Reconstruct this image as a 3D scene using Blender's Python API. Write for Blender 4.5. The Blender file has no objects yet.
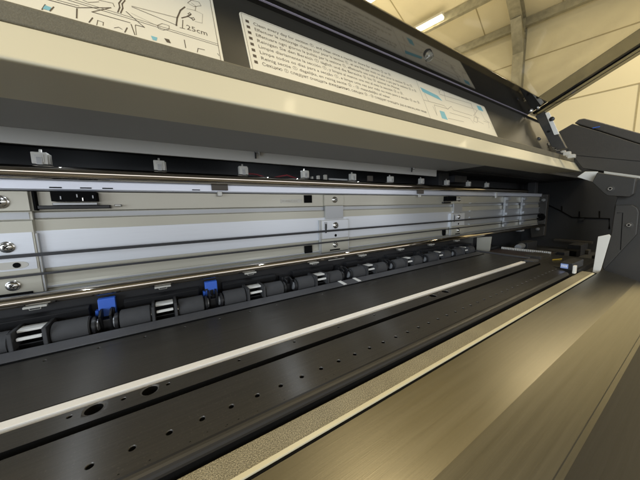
import bpy, bmesh, math, random
from mathutils import Vector, Matrix
random.seed(7)
C = bpy.context.scene.collection
PI = math.pi
def rad(a): return math.radians(a)

# ------------------------------------------------------------------ camera geometry
# All modelling numbers are metres relative to the lens (x along the machine, y into it, z up);
# H lifts everything so that the hall floor is z = 0.
H = 1.10
FPX = 250.0
def nrm(v): return v / v.length
_X = nrm(Vector((402, -41, FPX)))
_D = Vector((45, 1970, FPX)); _D = nrm(_D - _X * _D.dot(_X))
_Z = -_D
_Y = _Z.cross(_X)
def ray(px, py):
    c = Vector((px - 320, py - 240, FPX)); return Vector((_X.dot(c), _Y.dot(c), _Z.dot(c)))
def atX(px, py, x):
    d = ray(px, py); return d * (x / d.x)
def YZ(x, pts):
    out = []
    for p in pts:
        q = atX(p[0], p[1], x); out.append((q.y, q.z))
    return out
cam = bpy.data.cameras.new("camera"); camo = bpy.data.objects.new("camera", cam); C.objects.link(camo)
camo.matrix_world = Matrix(((_X.x, -_X.y, -_X.z, 0), (_Y.x, -_Y.y, -_Y.z, 0), (_Z.x, -_Z.y, -_Z.z, H), (0, 0, 0, 1)))
cam.sensor_fit = 'HORIZONTAL'; cam.sensor_width = 36; cam.lens = FPX / 640 * 36
cam.clip_start = 0.005; cam.clip_end = 200
bpy.context.scene.camera = camo

# ------------------------------------------------------------------ materials
def mat(name, col, rough=.5, metal=0., var=.12, vscale=40, bump=0., bscale=300, stretch=None, aniso=0., coat=0., rvar=.1, speck=0., ior=1.5, dust=0.):
    m = bpy.data.materials.new(name); m.use_nodes = True
    nt = m.node_tree; N = nt.nodes; L = nt.links
    b = N['Principled BSDF']
    b.inputs['Roughness'].default_value = rough; b.inputs['Metallic'].default_value = metal
    b.inputs['IOR'].default_value = ior
    b.inputs['Coat Weight'].default_value = coat; b.inputs['Coat Roughness'].default_value = .08
    tc = N.new('ShaderNodeTexCoord'); mp = N.new('ShaderNodeMapping'); L.new(tc.outputs['Object'], mp.inputs['Vector'])
    if stretch: mp.inputs['Scale'].default_value = stretch
    n1 = N.new('ShaderNodeTexNoise'); n1.inputs['Scale'].default_value = vscale; n1.inputs['Detail'].default_value = 6
    L.new(mp.outputs['Vector'], n1.inputs['Vector'])
    mx = N.new('ShaderNodeMix'); mx.data_type = 'RGBA'
    c = Vector(col)
    lo = [max(0, v * (1 - var)) for v in c]; hi = [min(1, v * (1 + var)) for v in c]
    mx.inputs[6].default_value = (*lo, 1); mx.inputs[7].default_value = (*hi, 1)
    L.new(n1.outputs['Fac'], mx.inputs[0])
    colout = mx.outputs[2]
    if dust > 0:      # settled dust and smudges, patchy
        n4 = N.new('ShaderNodeTexNoise'); n4.inputs['Scale'].default_value = 900; n4.inputs['Detail'].default_value = 2
        L.new(tc.outputs['Object'], n4.inputs['Vector'])
        n5 = N.new('ShaderNodeTexNoise'); n5.inputs['Scale'].default_value = 14; n5.inputs['Detail'].default_value = 4
        L.new(tc.outputs['Object'], n5.inputs['Vector'])
        r4 = N.new('ShaderNodeMapRange'); r4.inputs[1].default_value = .63; r4.inputs[2].default_value = .72
        L.new(n4.outputs['Fac'], r4.inputs[0])
        mu = N.new('ShaderNodeMath'); mu.operation = 'MULTIPLY'; L.new(r4.outputs[0], mu.inputs[0]); L.new(n5.outputs['Fac'], mu.inputs[1])
        mu2 = N.new('ShaderNodeMath'); mu2.operation = 'MULTIPLY'; mu2.inputs[1].default_value = dust; L.new(mu.outputs[0], mu2.inputs[0])
        m3 = N.new('ShaderNodeMix'); m3.data_type = 'RGBA'; m3.inputs[7].default_value = (.42, .38, .3, 1)
        L.new(mu2.outputs[0], m3.inputs[0]); L.new(colout, m3.inputs[6]); colout = m3.outputs[2]
    if speck > 0:
        n3 = N.new('ShaderNodeTexNoise'); n3.inputs['Scale'].default_value = 1700; n3.inputs['Detail'].default_value = 1
        L.new(tc.outputs['Object'], n3.inputs['Vector'])
        r3 = N.new('ShaderNodeMapRange'); r3.inputs[1].default_value = .35; r3.inputs[2].default_value = .7
        r3.inputs[3].default_value = 1 - speck; r3.inputs[4].default_value = 1 + speck
        L.new(n3.outputs['Fac'], r3.inputs[0])
        vm = N.new('ShaderNodeVectorMath'); vm.operation = 'SCALE'; L.new(colout, vm.inputs[0]); L.new(r3.outputs[0], vm.inputs['Scale'])
        colout = vm.outputs[0]
    L.new(colout, b.inputs['Base Color'])
    rr = N.new('ShaderNodeMapRange'); rr.inputs[3].default_value = max(.02, rough * (1 - rvar)); rr.inputs[4].default_value = min(1, rough * (1 + rvar))
    n2 = N.new('ShaderNodeTexNoise'); n2.inputs['Scale'].default_value = vscale * .35; n2.inputs['Detail'].default_value = 8
    L.new(mp.outputs['Vector'], n2.inputs['Vector']); L.new(n2.outputs['Fac'], rr.inputs[0]); L.new(rr.outputs[0], b.inputs['Roughness'])
    if bump > 0:
        nb = N.new('ShaderNodeTexNoise'); nb.inputs['Scale'].default_value = bscale; nb.inputs['Detail'].default_value = 3
        L.new(mp.outputs['Vector'], nb.inputs['Vector'])
        bp = N.new('ShaderNodeBump'); bp.inputs['Strength'].default_value = bump; bp.inputs['Distance'].default_value = .0004
        L.new(nb.outputs['Fac'], bp.inputs['Height']); L.new(bp.outputs['Normal'], b.inputs['Normal'])
    if aniso:
        b.inputs['Anisotropic'].default_value = aniso
        tg = N.new('ShaderNodeTangent'); tg.direction_type = 'RADIAL'; tg.axis = 'X'; L.new(tg.outputs[0], b.inputs['Tangent'])
    return m
BR = (2, 90, 90)
M = {}
M['plate'] = mat('black_anodised', (.055, .052, .047), .31, .35, .35, 9, .12, 30, BR, .9, dust=.16, rvar=.25)
M['plate_edge'] = mat('black_edge', (.022, .021, .020), .42, .3)
M['hole_rim'] = mat('worn_hole_rim', (.13, .125, .115), .4, .6, .3, 800)
M['void'] = mat('unlit_black', (.006, .006, .006), .8)
M['void'].node_tree.nodes['Principled BSDF'].inputs['Specular IOR Level'].default_value = .05
M['apron'] = mat('brushed_bronze', (.20, .186, .145), .34, 1., .10, 7, .06, 26, BR, .45, rvar=.2, dust=.10)
M['grit'] = mat('gritty_gold', (.37, .335, .24), .48, .35, .2, 60, .7, 1100, speck=.55, dust=.5)
M['lip'] = mat('pale_lip', (.82, .76, .55), .4, .3, .06, 30)
M['strip'] = mat('white_strip', (.90, .89, .87), .45, 0, .05, 20)
M['guide'] = mat('grey_guide', (.125, .125, .13), .42, .5, .15, 30, .12, 500, dust=.3)
M['rubber'] = mat('grey_rubber', (.045, .045, .046), .75, 0, .2, 120, .3, 700)
M['black'] = mat('black_plastic', (.014, .014, .015), .45, 0, .3, 60, .15, 400)
M['blackgloss'] = mat('black_gloss', (.008, .008, .009), .14, 0, .2, 20)
M['steel'] = mat('bright_steel', (.72, .71, .68), .22, 1., .12, 300)
M['chrome'] = mat('polished_rod', (.66, .60, .52), .05, 1., .02, 30, rvar=.1)
M['beige'] = mat('beige_enamel', (.46, .44, .365), .34, .3, .05, 14, coat=.2)
M['silver'] = mat('pale_anodised', (.66, .68, .715), .34, .45, .05, 12, .03, 40, BR)
M['greyband'] = mat('grey_anodised', (.40, .41, .42), .35, .45, .06, 12)
M['encoder'] = mat('pale_blue_channel', (.76, .79, .88), .32, .4, .05, 12)
M['belt'] = mat('dark_cord', (.018, .018, .02), .5, .0, .2, 200)
M['hood'] = mat('cream_paint', (.64, .59, .43), .5, 0, .05, 8, .08, 240, coat=.04)
M['hoodgrey'] = mat('grey_liner', (.34, .34, .33), .5, 0, .06, 10, .05, 200)
M['flange'] = mat('pale_grey_paint', (.64, .64, .62), .42, .15, .05, 10, .05, 200)
M['trim'] = mat('taupe_foam', (.17, .15, .10), .7, 0, .10, 400, .5, 1500, speck=.10)
M['hoodface'] = mat('dark_taupe_paint', (.034, .032, .025), .45, .1, .1, 8, .06, 240)
M['paper'] = mat('label_paper', (.82, .76, .60), .5, 0, .03, 10)
M['ink'] = mat('label_ink', (.10, .075, .05), .6)
M['greyink'] = mat('label_grey_ink', (.38, .33, .25), .6)
M['cyan'] = mat('label_cyan', (.22, .50, .56), .55)
M['lid'] = mat('lid_black_gloss', (.010, .009, .008), .05, 0, .2, 20, ior=2.3, rvar=.3)
M['lidedge'] = mat('lid_edge', (.50, .46, .58), .3, .3)
M['frame'] = mat('lid_frame', (.15, .14, .115), .25, .3, .15, 30)
M['plastic'] = mat('charcoal_plastic', (.040, .037, .032), .46, 0, .12, 20, .35, 900, dust=.08)
M['plastic2'] = mat('charcoal_plastic_pale', (.050, .046, .040), .42, 0, .12, 20, .35, 900, dust=.12)
M['inner'] = mat('inner_black', (.026, .027, .029), .55, 0, .15, 20, .2, 500)
M['white'] = mat('white_plastic', (.74, .73, .68), .4, 0, .05, 60)
M['offwhite'] = mat('off_white_plastic', (.55, .53, .47), .45, 0, .06, 60)
M['blue'] = mat('blue_plastic', (.03, .12, .55), .4, 0, .15, 60)
M['paleblue'] = mat('pale_blue_label', (.28, .38, .72), .4, 0, .1, 60)
M['brown'] = mat('brown_clip', (.10, .085, .07), .5)
M['maroon'] = mat('maroon_tray', (.035, .017, .014), .5, .1, .2, 60)
M['red'] = mat('red_wire', (.16, .01, .015), .5)
M['yellow'] = mat('yellow_wire', (.65, .45, .05), .5)
M['wall'] = mat('cream_cladding', (.77, .70, .48), .55, 0, .04, 2)
M['seam'] = mat('cladding_seam', (.40, .34, .19), .6)
M['roof'] = mat('cream_roof_sheet', (.78, .71, .50), .55, 0, .04, 2)
M['girder'] = mat('galvanised_steel', (.34, .32, .23), .55, .2, .45, 14)
M['concrete'] = mat('concrete_floor', (.065, .06, .052), .6, 0, .2, 3)

def glassy(name, tint, gl, f0):
    m = bpy.data.materials.new(name); m.use_nodes = True; nt = m.node_tree; N = nt.nodes; L = nt.links
    N.remove(N['Principled BSDF'])
    t = N.new('ShaderNodeBsdfTransparent'); t.inputs[0].default_value = (*tint, 1)
    g = N.new('ShaderNodeBsdfGlossy'); g.inputs['Roughness'].default_value = gl
    lw = N.new('ShaderNodeLayerWeight'); lw.inputs[0].default_value = .5
    pw = N.new('ShaderNodeMath'); pw.operation = 'POWER'; pw.inputs[1].default_value = 4.; L.new(lw.outputs['Facing'], pw.inputs[0])
    fr = N.new('ShaderNodeMath'); fr.operation = 'MULTIPLY_ADD'; fr.inputs[1].default_value = .8; fr.inputs[2].default_value = f0; L.new(pw.outputs[0], fr.inputs[0])
    n = N.new('ShaderNodeTexNoise'); n.inputs['Scale'].default_value = 25; n.inputs['Detail'].default_value = 6
    tc = N.new('ShaderNodeTexCoord'); L.new(tc.outputs['Object'], n.inputs['Vector'])
    ad = N.new('ShaderNodeMath'); ad.operation = 'MULTIPLY'; L.new(fr.outputs[0], ad.inputs[0])
    mr = N.new('ShaderNodeMapRange'); mr.inputs[1].default_value = .3; mr.inputs[2].default_value = .7; mr.inputs[3].default_value = .6; mr.inputs[4].default_value = 1.3
    L.new(n.outputs['Fac'], mr.inputs[0]); L.new(mr.outputs[0], ad.inputs[1])
    mx = N.new('ShaderNodeMixShader'); L.new(ad.outputs[0], mx.inputs[0]); L.new(t.outputs[0], mx.inputs[1]); L.new(g.outputs[0], mx.inputs[2])
    L.new(mx.outputs[0], N['Material Output'].inputs[0]); return m
M['clear'] = glassy('clear_sheet', (.87, .86, .83), .06, .05)
M['film'] = glassy('smoked_film', (.52, .515, .48), .10, .10)
m = bpy.data.materials.new('clear_rubber'); m.use_nodes = True; b = m.node_tree.nodes['Principled BSDF']
b.inputs['Transmission Weight'].default_value = .9; b.inputs['Roughness'].default_value = .08; b.inputs['IOR'].default_value = 1.45; b.inputs['Base Color'].default_value = (.95, .92, .8, 1)
M['bumper'] = m
def emit(name, col, s):
    m = bpy.data.materials.new(name); m.use_nodes = True; b = m.node_tree.nodes['Principled BSDF']
    b.inputs['Base Color'].default_value = (*col, 1); b.inputs['Emission Color'].default_value = (*col, 1); b.inputs['Emission Strength'].default_value = s
    return m
M['tube'] = emit('lit_tube', (1., .90, .66), 14)

# ------------------------------------------------------------------ mesh builder
class MB:
    def __init__(s): s.bm = bmesh.new(); s.mats = []
    def mi(s, m):
        if m not in s.mats: s.mats.append(m)
        return s.mats.index(m)
    def face(s, vs, m):
        try:
            f = s.bm.faces.new(vs); f.material_index = s.mi(m); return f
        except ValueError: return None
    def box(s, x0, x1, y0, y1, z0, z1, m, bev=.0004, seg=2):
        v = [s.bm.verts.new((x, y, z)) for x in (x0, x1) for y in (y0, y1) for z in (z0, z1)]
        fs = [s.face([v[i] for i in q], m) for q in ((0, 1, 3, 2), (4, 6, 7, 5), (0, 4, 5, 1), (2, 3, 7, 6), (0, 2, 6, 4), (1, 5, 7, 3))]
        if bev:
            es = list({e for f in fs for e in f.edges})
            bmesh.ops.bevel(s.bm, geom=es, offset=bev, segments=seg, profile=.6, affect='EDGES', clamp_overlap=True)
        return s
    def poly(s, pts3, ext, m, bev=0., seg=2):
        """solid: polygon pts3 pushed along vector ext"""
        ext = Vector(ext)
        a = [s.bm.verts.new(p) for p in pts3]; b = [s.bm.verts.new(Vector(p) + ext) for p in pts3]
        n = len(a); fs = [s.face(a[::-1], m), s.face(b, m)]
        for i in range(n): fs.append(s.face([a[i], a[(i + 1) % n], b[(i + 1) % n], b[i]], m))
        fs = [f for f in fs if f]
        bmesh.ops.recalc_face_normals(s.bm, faces=fs)
        if bev:
            es = list({e for f in fs for e in f.edges})
            bmesh.ops.bevel(s.bm, geom=es, offset=bev, segments=seg, profile=.5, affect='EDGES', clamp_overlap=True)
        return s
    def profx(s, yz, x0, x1, m, bev=0., seg=2):
        return s.poly([(x0, y, z) for y, z in yz], (x1 - x0, 0, 0), m, bev, seg)
    def cyl(s, p0, p1, r, m, n=20, r1=None, caps=True, bev=0.):
        p0 = Vector(p0); p1 = Vector(p1); d = nrm(p1 - p0)
        u = d.orthogonal().normalized(); w = d.cross(u); r1 = r if r1 is None else r1
        A = [s.bm.verts.new(p0 + (u * math.cos(2 * PI * i / n) + w * math.sin(2 * PI * i / n)) * r) for i in range(n)]
        B = [s.bm.verts.new(p1 + (u * math.cos(2 * PI * i / n) + w * math.sin(2 * PI * i / n)) * r1) for i in range(n)]
        for i in range(n): s.face([A[i], A[(i + 1) % n], B[(i + 1) % n], B[i]], m)
        if caps:
            f0 = s.face(A[::-1], m); f1 = s.face(B, m)
            if bev:
                es = list(f0.edges) + list(f1.edges)
                bmesh.ops.bevel(s.bm, geom=es, offset=bev, segments=2, affect='EDGES', clamp_overlap=True)
        return s
    def lathe(s, c, d, prof, m, n=20):
        """prof: [(t along d, r)]"""
        c = Vector(c); d = nrm(Vector(d)); u = d.orthogonal().normalized(); w = d.cross(u); R = []
        for t, r in prof: R.append([s.bm.verts.new(c + d * t + (u * math.cos(2 * PI * i / n) + w * math.sin(2 * PI * i / n)) * max(r, 1e-5)) for i in range(n)])
        for a, b in zip(R, R[1:]):
            for i in range(n): s.face([a[i], a[(i + 1) % n], b[(i + 1) % n], b[i]], m)
        s.face(R[0][::-1], m); s.face(R[-1], m); return s
    def tube(s, pts, r, m, n=8):
        pts = [Vector(p) for p in pts]; R = []
        for i, p in enumerate(pts):
            d = nrm(pts[min(i + 1, len(pts) - 1)] - pts[max(i - 1, 0)]); u = d.cross(Vector((.123, .3, .9))).normalized(); w = d.cross(u)
            R.append([s.bm.verts.new(p + (u * math.cos(2 * PI * k / n) + w * math.sin(2 * PI * k / n)) * r) for k in range(n)])
        for a, b in zip(R, R[1:]):
            for k in range(n): s.face([a[k], a[(k + 1) % n], b[(k + 1) % n], b[k]], m)
        s.face(R[0][::-1], m); s.face(R[-1], m); return s
    def quad(s, pts, m): return s.face([s.bm.verts.new(p) for p in pts], m)
    def build(s, name, parent=None, label=None, sharp=38):
        bm = s.bm
        bmesh.ops.recalc_face_normals(bm, faces=bm.faces[:])
        for f in bm.faces: f.smooth = True
        for e in bm.edges:
            if len(e.link_faces) != 2 or e.calc_face_angle(0) > rad(sharp): e.smooth = False
        lo = Vector([min(v.co[k] for v in bm.verts) for k in range(3)]); hi = Vector([max(v.co[k] for v in bm.verts) for k in range(3)])
        o0 = Vector(((lo.x + hi.x) / 2, (lo.y + hi.y) / 2, lo.z))
        for v in bm.verts: v.co -= o0
        me = bpy.data.meshes.new(name); bm.to_mesh(me); bm.free()
        for m in s.mats: me.materials.append(M[m])
        return link(name, me, o0 + Vector((0, 0, H)), parent, label)
WL = {}
def link(name, me, wloc, parent=None, label=None):
    o = bpy.data.objects.new(name, me); C.objects.link(o)
    WL[o.name] = wloc
    if parent:
        o.parent = parent; o.location = wloc - WL[parent.name]
    else: o.location = wloc
    if label: o['label'] = label
    if me is not None and len(me.polygons) > 5:
        wn = o.modifiers.new('weighted_normals', 'WEIGHTED_NORMAL'); wn.keep_sharp = True; wn.weight = 100
    return o
def tag(o, label, cat, group=None):
    o['label'] = label; o['category'] = cat
    if group: o['group'] = group
    return o
def copy_part(o, dx, parent, dv=None):
    c = o.copy(); C.objects.link(c)
    d = Vector((dx, 0, 0)) if dv is None else dv
    WL[c.name] = WL[o.name] + d; c.parent = parent; c.location = WL[c.name] - WL[parent.name]
    for ch in list(o.children):
        g = ch.copy(); C.objects.link(g); WL[g.name] = WL[ch.name] + d; g.parent = c
    return c

# ------------------------------------------------------------------ the printer
P = link('wide_format_printer', None, Vector((.3, .25, 0)))
tag(P, 'opened wide format printer with black perforated platen, pinch rollers and raised clear lid', 'printer')
XL, XR = -.75, .66
ZP = -.12

def holed_row(mb, x0, x1, y0, y1, z, holes, m, depth=.008, n=18):
    """top sheet of one row of the plate, pierced by real chamfered holes; holes = [(x, r)]"""
    holes = sorted(holes); yc = (y0 + y1) / 2
    xs = [x0] + [(a[0] + b_[0]) / 2 for a, b_ in zip(holes, holes[1:])] + [x1]
    for (hx, r), a, b_ in zip(holes, xs, xs[1:]):
        ring = [(hx + math.cos(2 * PI * i / n) * r * 1.22, yc + math.sin(2 * PI * i / n) * r * 1.22) for i in range(n)]
        out = []
        for (px, py) in ring:   # project on the cell's rectangle
            dx, dy = px - hx, py - yc; t = 1e9
            if dx > 1e-9: t = min(t, (b_ - hx) / dx)
            if dx < -1e-9: t = min(t, (a - hx) / dx)
            if dy > 1e-9: t = min(t, (y1 - yc) / dy)
            if dy < -1e-9: t = min(t, (y0 - yc) / dy)
            out.append((hx + dx * t, yc + dy * t))
        vi = [mb.bm.verts.new((p[0], p[1], z)) for p in ring]; vo = [mb.bm.verts.new((p[0], p[1], z)) for p in out]
        vc = [mb.bm.verts.new((hx + math.cos(2 * PI * i / n) * r, yc + math.sin(2 * PI * i / n) * r, z - .0005)) for i in range(n)]
        vb = [mb.bm.verts.new((hx + math.cos(2 * PI * i / n) * r, yc + math.sin(2 * PI * i / n) * r, z - depth)) for i in range(n)]
        corners = [(b_, y1), (a, y1), (a, y0), (b_, y0)]
        for i in range(n):
            j = (i + 1) % n
            poly = [vi[i], vo[i]]
            for cx_, cy_ in corners:        # corner between the two spokes?
                t0 = math.atan2(cy_ - yc, cx_ - hx) % (2 * PI); a0 = 2 * PI * i / n; a1 = 2 * PI * (i + 1) / n
                if a0 + 1e-6 < t0 < a1 - 1e-6: poly.append(mb.bm.verts.new((cx_, cy_, z)))
            poly += [vo[j], vi[j]]
            mb.face(poly, m); mb.face([vi[i], vi[j], vc[j], vc[i]], 'hole_rim'); mb.face([vc[i], vc[j], vb[j], vb[i]], 'void')
        mb.face(vb, 'void')

# --- front platen with its row of vacuum holes
mb = MB()
yf, ya, yb, yk = .1345, .1450, .1535, .1775
mb.quad([(XL, yf, ZP), (XR - .07, yf, ZP), (XR - .05, ya, ZP), (XL, ya, ZP)], 'plate')
hs = [(-.0397 + .01642 * k, .00155) for k in range(-42, 40)]
hs = [h for h in hs if h[0] < XR - .055]
holed_row(mb, XL, XR - .045, ya, yb, ZP, hs, 'plate', n=14)
mb.quad([(XL, yb, ZP), (XR - .045, yb, ZP), (XR - .02, yk, ZP), (XL, yk, ZP)], 'plate')
# rounded nose and front face, back face, ends
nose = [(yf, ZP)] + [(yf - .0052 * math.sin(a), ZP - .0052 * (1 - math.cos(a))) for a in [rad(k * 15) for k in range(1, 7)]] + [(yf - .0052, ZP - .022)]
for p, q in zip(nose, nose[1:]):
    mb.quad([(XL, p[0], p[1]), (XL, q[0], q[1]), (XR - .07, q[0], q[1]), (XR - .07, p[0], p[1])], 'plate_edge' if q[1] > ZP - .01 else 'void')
mb.quad([(XL, yk, ZP), (XR - .02, yk, ZP), (XR - .02, yk, ZP - .02), (XL, yk, ZP - .02)], 'plate')
mb.quad([(XR - .07, yf - .0052, ZP - .005), (XR - .07, yf, ZP), (XR - .02, yk, ZP), (XR - .02, yk, ZP - .02), (XR - .07, yf - .005, ZP - .02)], 'plate')
for k in range(70):      # painted edge glints and worn chips along the rear edge, grime along the front one
    x = random.uniform(XL, XR - .06); l_ = random.choice([.0004, .0006, .001, .003]) ; mb.quad([(x, yk - random.uniform(.0003, .0009), ZP + .00012), (x + l_, yk - random.uniform(.0003, .0007), ZP + .00012), (x + l_, yk - .0001, ZP + .00012), (x, yk - .0001, ZP + .00012)], 'hole_rim')
for k in range(90):
    x = random.uniform(XL, .3); l_ = random.uniform(.0003, .0010); y = yf + .0010 + abs(random.gauss(0, .0012)); mb.quad([(x, y, ZP + .00012), (x + l_, y, ZP + .00012), (x + l_ * .7, y + l_ * .5, ZP + .00012), (x + l_ * .1, y + l_ * .4, ZP + .00012)], 'void')
front = mb.build('front_platen', P)
# --- groove floor, hole strip
mb = MB(); mb.box(XL, XR, .172, .19, ZP - .03, ZP - .011, 'void', 0); mb.build('platen_groove', P)
mb = MB()
y0, y1 = .1838, .2010
hs = []
for base in (-.0571 - .345 * 2, -.0571 - .345, -.0571, -.0571 + .345):
    hs += [(base, .0013), (base + .0110, .0046), (base + .0256, .0013), (base + .0399, .0046), (base + .0505, .0013)]
    hs += [(base + .0996 + .0496 * k, .0012) for k in range(4)]
hs = [h for h in hs if XL + .01 < h[0] < XR - .06]
mb.quad([(XL, y0, ZP), (XR - .02, y0, ZP), (XR - .02, y0 + .006, ZP), (XL, y0 + .006, ZP)], 'plate')
holed_row(mb, XL, XR - .02, y0 + .006, y1 - .0005, ZP, hs, 'plate', depth=.006)
mb.quad([(XL, y0, ZP), (XR - .02, y0, ZP), (XR - .02, y0, ZP - .02), (XL, y0, ZP - .02)], 'void')
mb.quad([(XL, y1 - .0005, ZP), (XR - .02, y1 - .0005, ZP), (XR - .02, y1 - .0005, ZP - .006), (XL, y1 - .0005, ZP - .006)], 'void')
mb.quad([(XR - .02, y0, ZP), (XR - .02, y1, ZP), (XR - .02, y1, ZP - .02), (XR - .02, y0, ZP - .02)], 'plate')
mb.build('platen_bar', P)
# --- white cutting strip
mb = MB(); mb.box(XL, XR - .03, .2047, .2123, ZP - .006, ZP + .0002, 'strip', .0003); mb.build('cutter_strip', P, 'long white cutting strip let into the black platen')
# --- back platen
mb = MB()
hs = [(-.0927 + .0342 * k, .0011) for k in range(-19, 22)]
hs = [h for h in hs if h[0] < XR]
mb.quad([(XL, .2138, ZP), (XR, .2138, ZP), (XR + .01, .2800, ZP), (XL, .2800, ZP)], 'plate')
holed_row(mb, XL, XR + .01, .28, .2925, ZP, hs, 'plate', depth=.004, n=12)
mb.quad([(XL, .2925, ZP), (XR + .01, .2925, ZP), (XR + .01, .32, ZP), (XL, .32, ZP)], 'plate')
mb.quad([(XL, .2138, ZP), (XR, .2138, ZP), (XR, .2138, ZP - .01), (XL, .2138, ZP - .01)], 'plate')
mb.quad([(XR, .2138, ZP), (XR + .01, .28, ZP), (XR + .01, .32, ZP), (XR + .01, .32, ZP - .02), (XR, .2138, ZP - .02)], 'plate')
back = mb.build('back_platen', P)
mb = MB(); mb.box(XL, XR + .005, .125, .335, ZP - .05, ZP - .03, 'void', 0); mb.build('platen_base', P)
# light rim along the right-hand end of the platen
mb = MB(); mb.poly([(XR + .0125, .2138, ZP - .001), (XR + .021, .2138, ZP - .001), (XR + .031, .33, ZP - .001), (XR + .0225, .33, ZP - .001)], (0, 0, .0035), 'guide', .0005); mb.build('platen_end_rim', P)
mb = MB(); mb.box(.642, .672, .196, .2125, ZP - .004, ZP + .0012, 'guide', .0005); mb.build('strip_end_clip', P)

# --- gritty gold strip, pale lip and apron in front
ZS = -.1275
mb = MB(); mb.profx([(.1121, ZS), (.1266, ZS), (.1266, ZS - .01), (.1121, ZS - .01)], XL, .655, 'grit', .0003); mb.build('heater_strip', P, 'gritty gold strip along the front of the platen')
mb = MB(); mb.profx([(.1092, ZS - .0002), (.1094, ZS + .0004), (.1118, ZS + .0006), (.1119, ZS + .0003), (.1119, ZS - .008), (.1092, ZS - .008)], XL, .648, 'lip'); mb.build('strip_lip', P)
mb = MB(); mb.box(XL, .65, .1076, .10915, ZS - .012, ZS - .0006, 'void', 0); mb.build('lip_gap', P)
def bent(pts, r=.01, k=7):
    """rounded polyline"""
    out = [pts[0]]
    for a, b_, c in zip(pts, pts[1:], pts[2:]):
        a, b_, c = Vector(a), Vector(b_), Vector(c)
        p, q = b_ + nrm(a - b_) * r, b_ + nrm(c - b_) * r
        for i in range(k + 1):
            t = i / k; out.append(tuple(p * (1 - t) ** 2 + b_ * 2 * t * (1 - t) + q * t * t))
    return out + [pts[-1]]
ap = [(.1077, -.1340), (.1074, -.1283), (.0656, -.1400), (.0372, -.1597), (.0085, -.2480), (-.004, -.32), (-.004, -.55)]  # creases shaped in so the facets give the bands of reflected light
ap2 = [(y - .003, z - .003) for y, z in ap[::-1]]
mb = MB(); mb.profx(ap + ap2, XL, .70, 'apron'); apron = mb.build('front_apron', P, sharp=8)

# --- grey media guide in front of the rollers
mb = MB(); mb.profx([(.2972, ZP + .0004), (.2975, ZP + .0012), (.3095, -.1150), (.3110, -.1160), (.3118, -.1200), (.3118, -.1245), (.2972, -.1245)], XL, .655, 'guide', .0003); mb.build('media_guide', P)
mb = MB(); mb.box(XL, .655, .2955, .2972, ZP - .001, ZP + .0012, 'void', 0); mb.build('guide_gap', P)
# two bright tabs on the guide
for px in (.2285, .258):
    mb = MB(); mb.poly([(px, .2985, -.1183), (px + .006, .2985, -.1183), (px + .002, .3093, -.1147), (px - .004, .3093, -.1147)], (0, 0, .0005), 'white', .0001); mb.build('guide_tab', P)

# --- pinch roller units
def pinch_unit():
    yr, zr, r = .3235, -.1115, .0106
    m = MB()
    m.profx([(.334, -.096), (.340, -.094), (.352, -.096), (.352, -.110), (.337, -.104)], -.037, .037, 'black', .001)
    for s in (-1, 1): m.box(s * .0105 - .0016, s * .0105 + .0016, .311, .338, -.1165, -.1000, 'rubber', .0006)
    m.box(-.009, .009, .319, .336, -.1240, -.1140, 'void', .0005)
    root = m.build('pinch_roller_unit', P)
    for s in (-1, 1):
        a, b_ = (s * .0130, s * .0395) if s > 0 else (s * .0395, s * .0130)
        q = MB(); q.cyl((a, yr, zr), (b_, yr, zr), r, 'rubber', 28, bev=.0008)
        q.cyl((a - .0006, yr, zr), (b_ + .0006, yr, zr), .004, 'steel', 14)
        q.build('roller', root)
        e = s * .0408
        q = MB(); q.cyl((min(e, e + s * .0032), yr, zr), (max(e, e + s * .0032), yr, zr), .0090, 'black', 20, bev=.0006)
        q.cyl((min(e + s * .0032, e + s * .0046), yr, zr), (max(e + s * .0032, e + s * .0046), yr, zr), .0058, 'greyband', 16, bev=.0003)
        q.profx([(.326, -.120), (.319, -.102), (.329, -.0985), (.345, -.099), (.345, -.116)], min(e + s * .0050, e + s * .0072), max(e + s * .0050, e + s * .0072), 'black', .0006)
        q.build('bearing_arm', root)
    q = MB(); q.box(-.0084, .0084, .3185, .3300, -.1030, -.1008, 'white', .0006); q.box(-.0078, .0080, .3135, .3165, -.1088, -.1062, 'white', .0006)
    q.build('spring_clip', root)
    q = MB(); q.box(-.008, .008, .334, .3375, -.0868, -.0850, 'offwhite', .0003); q.box(-.004, .004, .334, .344, -.0885, -.0862, 'black', .0004); q.build('mount_tab', root)
    return root
units = []
u0 = pinch_unit()
for k in range(-7, 7):
    xc = -.0063 + .1022 * k
    o = u0 if k == -7 else copy_part(u0, xc - (-.0063 - .1022 * 7), P)
    units.append((k, xc, o))
d0 = Vector((-.0063 - .1022 * 7, 0, 0))
WL[u0.name] += d0; u0.location = u0.location + d0
for k, xc, o in units:
    if k != -7: WL[o.name] = WL[o.name]
for k, xc, o in units:       # copies were measured from the unit while it stood at x = 0
    if k != -7:
        o.location.x = u0.location.x + (xc - units[0][1])
# blue release levers between the left-hand units
for xc in (-.0572 - .1022, -.0572, .0450):
    mb = MB()
    mb.profx([(.3330, -.1075), (.3345, -.0890), (.3400, -.0885), (.3400, -.1075)], xc - .0072, xc + .0072, 'blue', .0008)
    mb.box(xc - .0098, xc - .0070, .333, .339, -.108, -.100, 'blue', .0006)
    mb.build('release_lever', P, 'blue release lever between two pinch rollers')
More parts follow.
